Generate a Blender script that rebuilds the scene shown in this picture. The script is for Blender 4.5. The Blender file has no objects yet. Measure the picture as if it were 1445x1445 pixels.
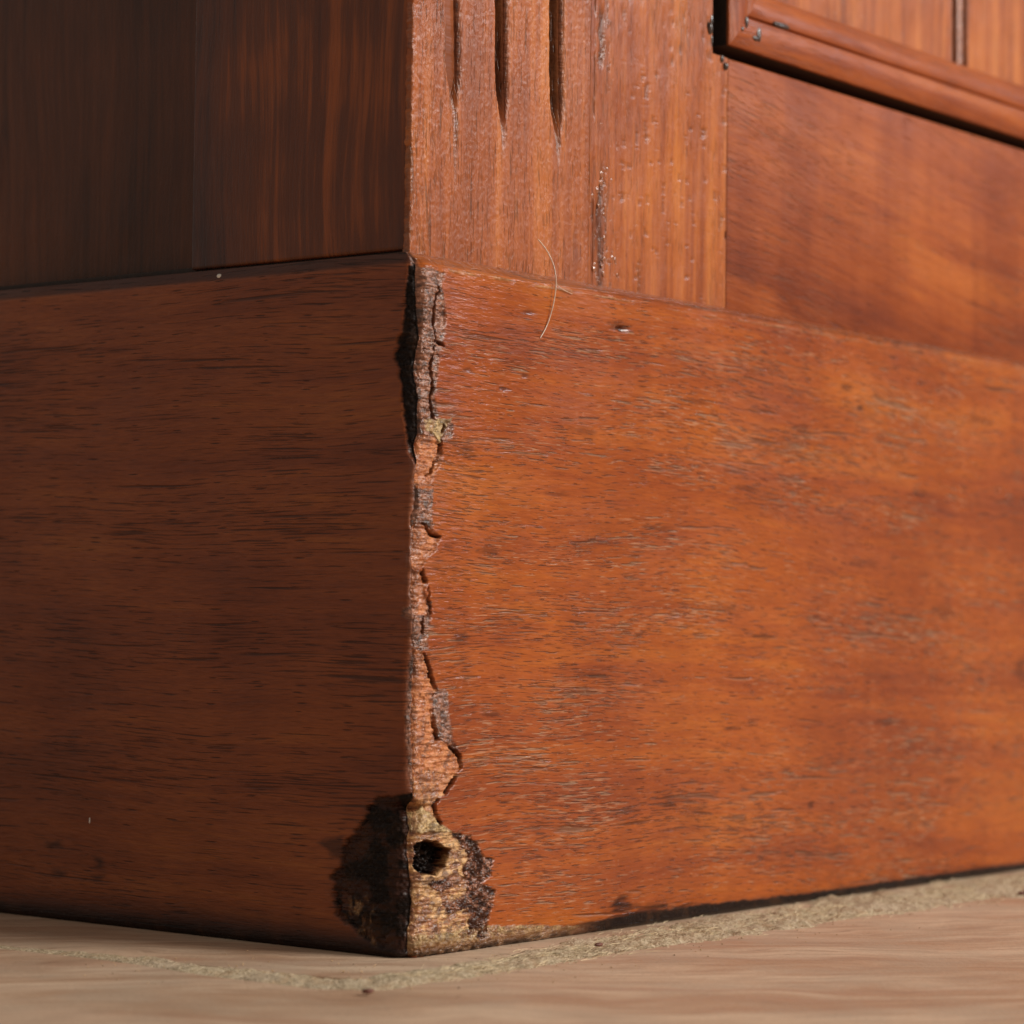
import bpy, bmesh, math, json
import numpy as np
from mathutils import Matrix, Vector

S = bpy.context.scene
COL = S.collection
# ------------------------------------------------------------ camera
cam_d = bpy.data.cameras.new("camera")
cam = bpy.data.objects.new("camera", cam_d)
COL.objects.link(cam)
YAW, PITCH, ROLL = 0.66029, 0.038351, 0.0122
dv = Vector((math.cos(YAW)*math.cos(PITCH), math.sin(YAW)*math.cos(PITCH), math.sin(PITCH)))
rv = Vector((math.sin(YAW), -math.cos(YAW), 0))
uv = rv.cross(dv)
r2 = rv*math.cos(ROLL)+uv*math.sin(ROLL)
u2 = -rv*math.sin(ROLL)+uv*math.cos(ROLL)
m = Matrix((( r2.x, u2.x, -dv.x, -0.34998), (r2.y, u2.y, -dv.y, -0.29280), (r2.z, u2.z, -dv.z, 0.05797), (0, 0, 0, 1)))
cam.matrix_world = m
cam_d.sensor_width = 36
cam_d.lens = 3794.06/1445*36
cam_d.clip_start = 0.01
cam_d.clip_end = 50
cam_d.dof.use_dof = True
cam_d.dof.focus_distance = 0.478
cam_d.dof.aperture_fstop = 22
S.camera = cam
# ------------------------------------------------------------ light
S.view_settings.view_transform = 'Standard'
S.view_settings.look = 'None'
S.view_settings.exposure = 0.0
w = bpy.data.worlds.new("World")
S.world = w
w.use_nodes = True
w.node_tree.nodes['Background'].inputs[0].default_value = (1.0, 0.90, 0.80, 1)
w.node_tree.nodes['Background'].inputs[1].default_value = 0.29


def area(name, loc, target, sx, sy, power, col):
    l = bpy.data.lights.new(name, 'AREA')
    l.shape = 'RECTANGLE'
    l.size, l.size_y = sx, sy
    l.energy = power
    l.color = col
    o = bpy.data.objects.new(name, l)
    COL.objects.link(o)
    o.location = loc
    o.rotation_euler = (Vector(target)-Vector(loc)).to_track_quat('-Z', 'Y').to_euler()
    return o


area("window_light", (0.62, -1.35, 0.95), (0.05, 0, 0.06), 0.55, 0.75, 31, (1.0, 0.95, 0.88))

area("added_glint_light", (1.20, -0.86, 0.72), (0.05, 0, 0.08), 0.15, 0.20, 3.1, (0.78, 0.89, 1.0))  # unseen cool lamp, added to raise glints and sheen on the varnish

# ------------------------------------------------------------ numpy helpers
RNG = np.random.RandomState(7)
_TAB = RNG.rand(256, 256).astype(np.float32)


def vnoise(x, y, seed=0):
    x = np.asarray(x, dtype=np.float64)+seed*17.31
    y = np.asarray(y, dtype=np.float64)+seed*9.77
    xi = np.floor(x).astype(int); yi = np.floor(y).astype(int)
    fx = x-xi; fy = y-yi
    fx = fx*fx*(3-2*fx); fy = fy*fy*(3-2*fy)
    g = lambda a, b: _TAB[a & 255, b & 255]
    return (g(xi, yi)*(1-fx)+g(xi+1, yi)*fx)*(1-fy)+(g(xi, yi+1)*(1-fx)+g(xi+1, yi+1)*fx)*fy


def fbm(x, y, seed=0, octv=4):
    s = 0; a = 0.5; t = 0
    for k in range(octv):
        s = s+a*vnoise(x*2**k, y*2**k, seed+k*3); t += a; a *= 0.5
    return s/t  # 0..1


def sstep(a, b, x):
    t = np.clip((x-a)/(b-a), 0, 1)
    return t*t*(3-2*t)


def seg_dist(X, Y, pts, closed):
    P = np.array(pts, dtype=np.float64)
    n = len(P); d = np.full(X.shape, 1e9)
    for i in range(n if closed else n-1):
        a = P[i]; b = P[(i+1) % n]; ab = b-a
        t = np.clip(((X-a[0])*ab[0]+(Y-a[1])*ab[1])/(ab@ab+1e-12), 0, 1)
        d = np.minimum(d, np.hypot(X-a[0]-t*ab[0], Y-a[1]-t*ab[1]))
    return d


def inside(X, Y, pts):
    P = pts; c = np.zeros(X.shape, bool); n = len(P)
    for i in range(n):
        x1, y1 = P[i]; x2, y2 = P[(i+1) % n]
        if y1 == y2:
            continue
        cond = ((y1 > Y) != (y2 > Y)) & (X < (x2-x1)*(Y-y1)/(y2-y1)+x1)
        c ^= cond
    return c


def sdpoly(X, Y, pts):
    """positive inside"""
    out = np.full(X.shape, -9.0)
    P = np.array(pts); m = 1.5
    bb = (X > P[:, 0].min()-m) & (X < P[:, 0].max()+m) & (Y > P[:, 1].min()-m) & (Y < P[:, 1].max()+m)
    x, y = X[bb], Y[bb]
    d = seg_dist(x, y, pts, True)
    out[bb] = np.where(inside(x, y, pts), d, -d)
    return out


def polys(X, Y, L, soft=0.08):
    mk = np.zeros(X.shape)
    for p in L:
        mk = np.maximum(mk, sstep(-soft, soft, sdpoly(X, Y, p)))
    return mk


def grid_mesh(name, P, mats, attrs=None, flip=False, smooth=True):
    """P: (rows, cols, 3) metres"""
    R, C = P.shape[:2]
    me = bpy.data.meshes.new(name)
    idx = np.arange(R*C).reshape(R, C)
    q = np.stack([idx[:-1, :-1], idx[:-1, 1:], idx[1:, 1:], idx[1:, :-1]], -1).reshape(-1, 4)
    if flip:
        q = q[:, ::-1]
    me.vertices.add(R*C)
    me.vertices.foreach_set('co', P.reshape(-1).astype(np.float32))
    me.loops.add(q.size)
    me.loops.foreach_set('vertex_index', q.reshape(-1).astype(np.int32))
    me.polygons.add(len(q))
    me.polygons.foreach_set('loop_start', np.arange(0, q.size, 4, dtype=np.int32))
    me.polygons.foreach_set('loop_total', np.full(len(q), 4, dtype=np.int32))
    me.update(calc_edges=True)
    if smooth:
        me.polygons.foreach_set('use_smooth', np.ones(len(q), bool))
    for k, v in (attrs or {}).items():
        if v.ndim == 3:
            a = me.attributes.new(k, 'FLOAT_COLOR', 'POINT')
            a.data.foreach_set('color', v.reshape(-1).astype(np.float32))
        else:
            a = me.attributes.new(k, 'FLOAT', 'POINT')
            a.data.foreach_set('value', v.reshape(-1).astype(np.float32))
    for mt in (mats if isinstance(mats, (list, tuple)) else [mats]):
        me.materials.append(mt)
    me.validate()
    return me


def add(name, me, parent=None, loc=(0, 0, 0)):
    o = bpy.data.objects.new(name, me)
    COL.objects.link(o)
    o.location = loc
    if parent:
        o.parent = parent
    return o


# ------------------------------------------------------------ node helper
class NT:
    def __init__(s, name):
        s.m = bpy.data.materials.new(name)
        s.m.use_nodes = True
        s.t = s.m.node_tree
        s.t.nodes.clear()
        s.out = s.t.nodes.new('ShaderNodeOutputMaterial')

    def n(s, t, **kw):
        nd = s.t.nodes.new(t)
        for k, v in kw.items():
            setattr(nd, k, v)
        return nd

    def set(s, inp, v):
        if isinstance(v, bpy.types.NodeSocket):
            s.t.links.new(v, inp)
        elif isinstance(v, (tuple, list)) and len(v) == 3 and inp.type == 'RGBA':
            inp.default_value = (*v, 1)
        else:
            inp.default_value = v

    def math(s, op, a, b=0.0, c=0.0, clamp=False):
        nd = s.n('ShaderNodeMath', operation=op, use_clamp=clamp)
        s.set(nd.inputs[0], a); s.set(nd.inputs[1], b); s.set(nd.inputs[2], c)
        return nd.outputs[0]

    def mix(s, f, a, b, blend='MIX'):
        nd = s.n('ShaderNodeMix', data_type='RGBA', blend_type=blend)
        s.set(nd.inputs[0], f); s.set(nd.inputs[6], a); s.set(nd.inputs[7], b)
        return nd.outputs[2]

    def mr(s, v, a, b, c=0.0, d=1.0, smooth=True):
        nd = s.n('ShaderNodeMapRange', interpolation_type='SMOOTHSTEP' if smooth else 'LINEAR')
        s.set(nd.inputs[0], v)
        for i, q in enumerate((a, b, c, d)):
            s.set(nd.inputs[1+i], q)
        return nd.outputs[0]

    def comb(s, x, y, z=0.0):
        nd = s.n('ShaderNodeCombineXYZ')
        s.set(nd.inputs[0], x); s.set(nd.inputs[1], y); s.set(nd.inputs[2], z)
        return nd.outputs[0]

    def noise(s, vec, scale=1.0, detail=3.0, rough=0.55, dist=0.0):
        nd = s.n('ShaderNodeTexNoise')
        s.set(nd.inputs['Vector'], vec)
        nd.inputs['Scale'].default_value = scale
        nd.inputs['Detail'].default_value = detail
        nd.inputs['Roughness'].default_value = rough
        nd.inputs['Distortion'].default_value = dist
        return nd.outputs[0]

    def vor(s, vec, dim='2D'):
        nd = s.n('ShaderNodeTexVoronoi', voronoi_dimensions=dim)
        s.set(nd.inputs['Vector'], vec)
        nd.inputs['Scale'].default_value = 1.0
        sp = s.n('ShaderNodeSeparateColor')
        s.t.links.new(nd.outputs['Color'], sp.inputs[0])
        return nd.outputs['Distance'], sp.outputs[0], sp.outputs[1], sp.outputs[2]

    def coord(s):
        tc = s.n('ShaderNodeTexCoord')
        sp = s.n('ShaderNodeSeparateXYZ')
        s.t.links.new(tc.outputs['Object'], sp.inputs[0])
        return tc.outputs['Object'], sp.outputs[0], sp.outputs[1], sp.outputs[2]

    def attr(s, name):
        nd = s.n('ShaderNodeAttribute', attribute_name=name)
        return nd

    def bump(s, h, strength, dist, normal=None):
        nd = s.n('ShaderNodeBump')
        s.set(nd.inputs['Height'], h)
        nd.inputs['Strength'].default_value = strength
        nd.inputs['Distance'].default_value = dist
        if normal is not None:
            s.set(nd.inputs['Normal'], normal)
        return nd.outputs[0]

    def bsdf(s, col, rough, normal=None, spec=0.5, coat=0.0, coat_rough=0.1):
        b = s.n('ShaderNodeBsdfPrincipled')
        s.set(b.inputs['Base Color'], col)
        s.set(b.inputs['Roughness'], rough)
        s.set(b.inputs['Specular IOR Level'], spec)
        s.set(b.inputs['Coat Weight'], coat)
        s.set(b.inputs['Coat Roughness'], coat_rough)
        if normal is not None:
            s.set(b.inputs['Normal'], normal)
        s.t.links.new(b.outputs[0], s.out.inputs[0])
        return b


def wood(name, grain, across, palette, seed=0.0, pore=1.0, cream=0.0, slope=0.0, fig=1.0, rough=(0.32, 0.48),
         ribbon=0.0, dust=0.0, dmg=False, figscale=(7, 90), wav=0.004, fuzz=0.0, coat=0.12, cloud=1.0, lng=1.0, spec=0.33, nick=0.0):
    """grain/across: 0,1,2 axis of the board in its own space"""
    T = NT(name)
    obj, x, y, z = T.coord()
    ax = (x, y, z)
    g0, a0 = ax[grain], ax[across]
    g = T.math('ADD', g0, seed)
    # slow waviness of the grain
    wv = T.noise(T.comb(T.math('MULTIPLY', g, 9), T.math('MULTIPLY', a0, 16), seed), 1, 2)
    a = T.math('ADD', T.math('MULTIPLY_ADD', wv, wav*2, -wav), T.math('MULTIPLY_ADD', g, slope, a0))
    sc = lambda p, q, k=0.0: T.comb(T.math('MULTIPLY', g, p), T.math('MULTIPLY', a, q), seed+k)
    f1 = T.noise(sc(figscale[0], figscale[1]), 1, 4, 0.55, 0.6)
    f2 = T.noise(sc(35, 700, 3), 1, 4, 0.6)
    f3 = T.noise(sc(260, 3200, 5), 1, 3, 0.6)
    f4 = T.noise(sc(30, 26, 8), 1, 3, 0.5)
    f = T.math('MULTIPLY_ADD', f1, 0.95, T.math('MULTIPLY_ADD', f2, 0.5, T.math('MULTIPLY', f4, 0.55)))
    fm = T.mr(f, 1.0-0.28/cloud, 1.0+0.28/cloud)
    cr = T.n('ShaderNodeValToRGB')
    T.set(cr.inputs[0], fm)
    el = cr.color_ramp.elements
    el[0].position = 0; el[0].color = (*palette[0], 1)
    el[1].position = 1; el[1].color = (*palette[-1], 1)
    for k, c in enumerate(palette[1:-1]):
        e = el.new((k+1)/(len(palette)-1)); e.color = (*c, 1)
    col = cr.outputs[0]
    col = T.mix(T.mr(f3, 0.35, 0.7, 0, 0.40*fig), col, T.mix(1.0, col, (0.42, 0.36, 0.34), 'MULTIPLY'))
    if ribbon:
        rb = T.noise(T.comb(T.math('MULTIPLY', g, 75), T.math('MULTIPLY', a, 7), seed+2), 1, 3)
        col = T.mix(T.mr(rb, 0.38, 0.66, 0, ribbon), col, T.mix(1.0, col, (0.55, 0.42, 0.42), 'MULTIPLY'))
    # smoky stains along the grain
    st = T.noise(sc(28, 130, 11), 1, 4, 0.6, 0.4)
    col = T.mix(T.mr(st, 0.58, 0.80, 0, 0.7*cloud), col, T.mix(1.0, col, (0.40, 0.28, 0.22), 'MULTIPLY'))
    # pores: broken dashes that follow the grain, in three sizes
    clus = T.math('MULTIPLY_ADD', T.noise(sc(16, 90, 41), 1, 3), 0.34, -0.17)

    def dash(p, q, k, lo, hi, da=0.0):
        ao = T.math('ADD', a, da) if da else a
        nn = T.noise(T.comb(T.math('MULTIPLY', g, p), T.math('MULTIPLY', ao, q), seed+k), 1, 2, 0.5)
        return T.mr(T.math('ADD', nn, clus), lo, hi)

    d1 = T.math('MULTIPLY', dash(48/lng, 820, 17, 0.665, 0.74), pore, clamp=True)
    d2 = T.math('MULTIPLY', dash(120/lng, 1900, 23, 0.64, 0.72), pore, clamp=True)
    d3 = T.math('MULTIPLY', dash(250/lng, 3600, 29, 0.60, 0.70), pore*0.8, clamp=True)
    d, c1, c2, c3 = T.vor(T.comb(T.math('MULTIPLY', g, 95), T.math('MULTIPLY', a, 1100), 0))
    vp = T.math('MULTIPLY', T.math('SUBTRACT', 1.0, T.mr(T.math('DIVIDE', d, T.math('MULTIPLY_ADD', c2, 0.16, 0.06)), 0.3, 1.0)), T.math('GREATER_THAN', T.math('ADD', c1, clus), 0.80))
    vp = T.math('MULTIPLY', vp, pore, clamp=True)
    pm = T.math('MAXIMUM', T.math('MAXIMUM', d1, d2), T.math('MAXIMUM', d3, vp))
    dark = T.mix(1.0, col, (0.14, 0.13, 0.15), 'MULTIPLY')
    lite = cream
    dk = T.math('MULTIPLY', pm, 0.9-0.35*cream)
    col = T.mix(dk, col, dark)
    if lite:
        # pale wax, with light glints painted in, along one lip of many pores
        w2 = T.math('MULTIPLY', dash(120/lng, 1900, 23, 0.63, 0.73, 0.00012), 0.55)
        w3 = T.math('MULTIPLY', dash(230, 3900, 33, 0.62, 0.70), 0.75)
        w4 = T.math('MULTIPLY', dash(48/lng, 820, 17, 0.66, 0.74, 0.00025), 0.3)
        wx = T.math('MAXIMUM', T.math('MAXIMUM', w2, w3), w4)
        gate = T.mr(T.noise(sc(30, 60, 51), 1, 3), 0.30, 0.58)
        wx = T.math('MULTIPLY', wx, T.math('MULTIPLY', gate, lite, clamp=True))
        col = T.mix(wx, col, (0.50, 0.29, 0.17))
    height = T.math('MULTIPLY', pm, -1.0)
    # small dull smears and dust in the varnish
    mac = T.noise(T.comb(T.math('MULTIPLY', g, 45), T.math('MULTIPLY', a, 140), seed+21), 1, 4, 0.6)
    ro = T.mr(mac, 0.35, 0.7, rough[0], rough[1])
    if dust:
        dn = T.noise(obj, 900, 3, 0.7)
        dn2 = T.noise(obj, 55, 3, 0.6)
        dm = T.math('MULTIPLY', T.mr(dn, 0.6, 0.72), T.mr(dn2, 0.45, 0.7, 0, dust))
        col = T.mix(dm, col, (0.55, 0.33, 0.22))
    fine = T.noise(sc(900, 4200, 31), 1, 3, 0.6)
    orange = T.noise(T.comb(T.math('MULTIPLY', g, 1100 if fuzz > .5 else 1500), T.math('MULTIPLY', a0, 2600 if fuzz > .5 else 1500), 0), 1, 4, 0.7)
    ripple = T.noise(T.comb(T.math('MULTIPLY', g, 330), T.math('MULTIPLY', a, 1500), seed+9), 1, 3, 0.6)
    h = T.math('MULTIPLY_ADD', fine, 0.10, T.math('MULTIPLY_ADD', ripple, 0.8, T.math('MULTIPLY_ADD', orange, 0.12+fuzz, height)))
    if nick:
        # the face is rippled and knocked about next to the broken corner
        nk = T.mr(x, 0.0, 0.034, nick, 0.0)
        rp = T.noise(T.comb(T.math('MULTIPLY', x, 240), T.math('MULTIPLY', z, 1250), 4.0), 1, 3, 0.65)
        h = T.math('MULTIPLY_ADD', T.math('MULTIPLY', rp, nk), 1.0, h)
        ro = T.math('SUBTRACT', ro, T.math('MULTIPLY', nk, 0.05))
    nrm = T.bump(h, 1.0, 0.00013)
    lf = T.noise(obj, 45, 2)
    nrm = T.bump(lf, 1.0, 0.0006, nrm)
    coatv = coat
    specv = spec
    if dmg:
        at = T.attr('dmg')
        sp = T.n('ShaderNodeSeparateColor')
        T.t.links.new(at.outputs['Color'], sp.inputs[0])
        raw, putty, worn, black = sp.outputs[0], sp.outputs[1], sp.outputs[2], at.outputs['Alpha']
        mk = T.attr('mark').outputs['Fac']
        col = T.mix(T.math('MULTIPLY', mk, 0.9), col, T.mix(1.0, col, (0.13, 0.10, 0.11), 'MULTIPLY'))
        n1 = T.noise(obj, 420, 4, 0.65)
        n2 = T.noise(obj, 1700, 4, 0.65)
        n3 = T.noise(T.comb(T.math('MULTIPLY', x, 600), T.math('MULTIPLY', y, 600), T.math('MULTIPLY', z, 1900)), 1, 4, 0.6)
        wc = T.mix(T.mr(n3, 0.36, 0.64), (0.12, 0.042, 0.022), (0.38, 0.155, 0.085))
        wc = T.mix(T.mr(n1, 0.48, 0.64, 0, 0.8), wc, (0.045, 0.027, 0.022))
        col = T.mix(worn, col, wc)
        rc = T.mix(T.mr(n3, 0.35, 0.65), (0.46, 0.14, 0.045), (0.66, 0.26, 0.105))
        rc = T.mix(T.mr(n1, 0.50, 0.62, 0, 0.8), rc, (0.20, 0.075, 0.035))
        # towards the floor the bare wood is older and yellower
        zz = T.mr(z, 0.020, 0.034, 1.0, 0.0)
        rcy = T.mix(T.mr(n3, 0.32, 0.62), (0.30, 0.14, 0.05), (0.80, 0.48, 0.22))
        rcy = T.mix(T.mr(n1, 0.50, 0.60, 0, 0.85), rcy, (0.15, 0.07, 0.035))
        n5 = T.noise(T.comb(T.math('MULTIPLY', x, 130), T.math('MULTIPLY', y, 130), T.math('MULTIPLY', z, 520)), 1, 4, 0.65, 1.2)
        rcy = T.mix(T.mr(n5, 0.50, 0.62, 0, 0.75), rcy, (0.40, 0.15, 0.055))
        rcy = T.mix(T.mr(n5, 0.40, 0.30, 0, 0.8), rcy, (0.17, 0.10, 0.07))
        rc = T.mix(zz, rc, rcy)
        col = T.mix(raw, col, rc)
        pc = T.mix(T.mr(n2, 0.35, 0.6), (0.26, 0.16, 0.065), (0.64, 0.44, 0.21))
        pc = T.mix(T.mr(n1, 0.47, 0.58, 0, 0.85), pc, (0.13, 0.075, 0.03))
        col = T.mix(putty, col, pc)
        low = T.math('MULTIPLY', T.mr(z, 0.0006, 0.0034, 0.95, 0.0), T.math('MAXIMUM', raw, putty))
        col = T.mix(low, col, (0.20, 0.075, 0.018))
        low2 = T.math('MULTIPLY', T.mr(z, 0.0, 0.0014, 0.95, 0.0), T.math('MAXIMUM', raw, putty))
        col = T.mix(low2, col, (0.035, 0.014, 0.006))
        specv = T.math('MULTIPLY_ADD', black, -0.22, spec)
        specv = T.math('MULTIPLY_ADD', worn, 0.3, specv)
        bc = T.mix(T.mr(n2, 0.5, 0.75), (0.011, 0.007, 0.006), (0.042, 0.028, 0.023))
        bc = T.mix(T.mr(T.noise(obj, 160, 4, 0.6), 0.5, 0.68, 0, 0.55), bc, (0.055, 0.024, 0.012))
        col = T.mix(black, col, bc)
        anyd = T.math('MAXIMUM', T.math('MAXIMUM', raw, putty), T.math('MAXIMUM', worn, black))
        hd = T.math('MULTIPLY', T.math('MULTIPLY_ADD', n2, 0.6, T.math('MULTIPLY', n3, 0.9)), T.math('SUBTRACT', anyd, T.math('MULTIPLY', black, 0.65)))
        coatv = T.math('MULTIPLY', T.math('SUBTRACT', 1.0, black), coat)
        nrm = T.bump(hd, 1.0, 0.00034, nrm)
        ro = T.math('MULTIPLY_ADD', T.math('MAXIMUM', raw, putty), 0.12, ro)
        ro = T.math('SUBTRACT', ro, T.math('MULTIPLY', T.math('MAXIMUM', worn, black), 0.12))
    T.bsdf(col, ro, nrm, specv, coatv, 0.22)
    return T.m


def plain(name, col, rough=0.5, coat=0.0, nscale=600, var=0.3, bump=0.0002):
    T = NT(name)
    obj, *_ = T.coord()
    n = T.noise(obj, nscale, 4, 0.6)
    c = T.mix(T.mr(n, 0.3, 0.7), tuple(v*(1-var) for v in col), tuple(min(1, v*(1+var)) for v in col))
    T.bsdf(c, rough, T.bump(n, 1.0, bump), 0.5, coat, 0.08)
    return T.m


PAL = [(0.22, 0.040, 0.008), (0.33, 0.067, 0.010), (0.40, 0.090, 0.011), (0.47, 0.125, 0.015)]
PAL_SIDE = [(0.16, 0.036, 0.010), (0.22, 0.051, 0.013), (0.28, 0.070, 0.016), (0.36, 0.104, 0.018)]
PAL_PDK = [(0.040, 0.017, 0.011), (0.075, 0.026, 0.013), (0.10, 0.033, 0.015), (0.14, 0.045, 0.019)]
PAL_ST = [(0.26, 0.062, 0.014), (0.36, 0.090, 0.019), (0.45, 0.126, 0.026), (0.56, 0.18, 0.040)]
PAL_STR = [(0.24, 0.052, 0.011), (0.34, 0.082, 0.016), (0.43, 0.116, 0.022), (0.54, 0.17, 0.033)]
PAL_RAIL = [(0.21, 0.040, 0.009), (0.30, 0.064, 0.012), (0.37, 0.086, 0.015), (0.45, 0.12, 0.021)]
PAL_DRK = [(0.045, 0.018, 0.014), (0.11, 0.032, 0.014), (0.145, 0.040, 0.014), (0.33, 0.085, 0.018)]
M_FRONT = wood("front_plinth_wood", 0, 2, PAL, 1.3, pore=1.0, cream=0.7, cloud=0.7, nick=1.9, slope=0.03, ribbon=0.25, dust=0.35, dmg=True, rough=(0.20, 0.38))
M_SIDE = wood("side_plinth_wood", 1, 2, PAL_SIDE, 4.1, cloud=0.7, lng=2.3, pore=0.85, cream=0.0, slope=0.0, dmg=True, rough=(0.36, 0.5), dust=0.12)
M_PIL = wood("pilaster_wood", 2, 0, PAL_ST, 7.7, pore=0.7, cream=0.2, dust=0.3, fuzz=0.9, dmg=True, rough=(0.24, 0.36), figscale=(5, 120), wav=0.002, fig=0.6)
M_STILE = wood("stile_wood", 2, 0, PAL_STR, 2.9, pore=0.5, cream=0.15, dust=0.2, figscale=(5, 160), wav=0.002, fuzz=0.2, fig=0.7, coat=0.1, rough=(0.28, 0.42), dmg=True)
M_RAIL = wood("rail_wood", 0, 2, PAL_RAIL, 5.5, cloud=0.75, pore=0.45, cream=0.15, slope=0.12, ribbon=0.5, figscale=(9, 70), fig=0.6, rough=(0.42, 0.55), coat=0.0, spec=0.2)
M_MOULD = wood("moulding_wood", 0, 2, PAL_RAIL, 9.5, pore=0.3, slope=0.02, figscale=(9, 160), fig=0.5, rough=(0.3, 0.42), coat=0.05, spec=0.28)
M_MOULDV = wood("moulding_upright_wood", 2, 0, PAL_RAIL, 8.5, pore=0.3, figscale=(9, 160), fig=0.5, rough=(0.3, 0.42), coat=0.05, spec=0.28)
M_PANEL = wood("panel_wood", 2, 0, PAL_ST, 12.5, pore=0.4, figscale=(5, 170), fig=0.7, dust=0.4, dmg=True)
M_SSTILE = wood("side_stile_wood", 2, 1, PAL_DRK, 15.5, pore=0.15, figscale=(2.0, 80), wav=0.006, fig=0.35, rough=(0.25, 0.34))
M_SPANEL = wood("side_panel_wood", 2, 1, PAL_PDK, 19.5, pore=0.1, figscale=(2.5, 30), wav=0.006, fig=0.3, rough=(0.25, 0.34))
M_DARK = plain("dark_carcass_wood_gap_shade", (0.02, 0.009, 0.005), 0.7)
M_VARN = plain("black_varnish_drip", (0.05, 0.028, 0.02), 0.28, 0.3, 900, 0.2, 0.00008)
M_BLIS = plain("varnish_blister", (0.30, 0.10, 0.04), 0.12, 1.0, 900, 0.2, 0.00005)

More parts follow.
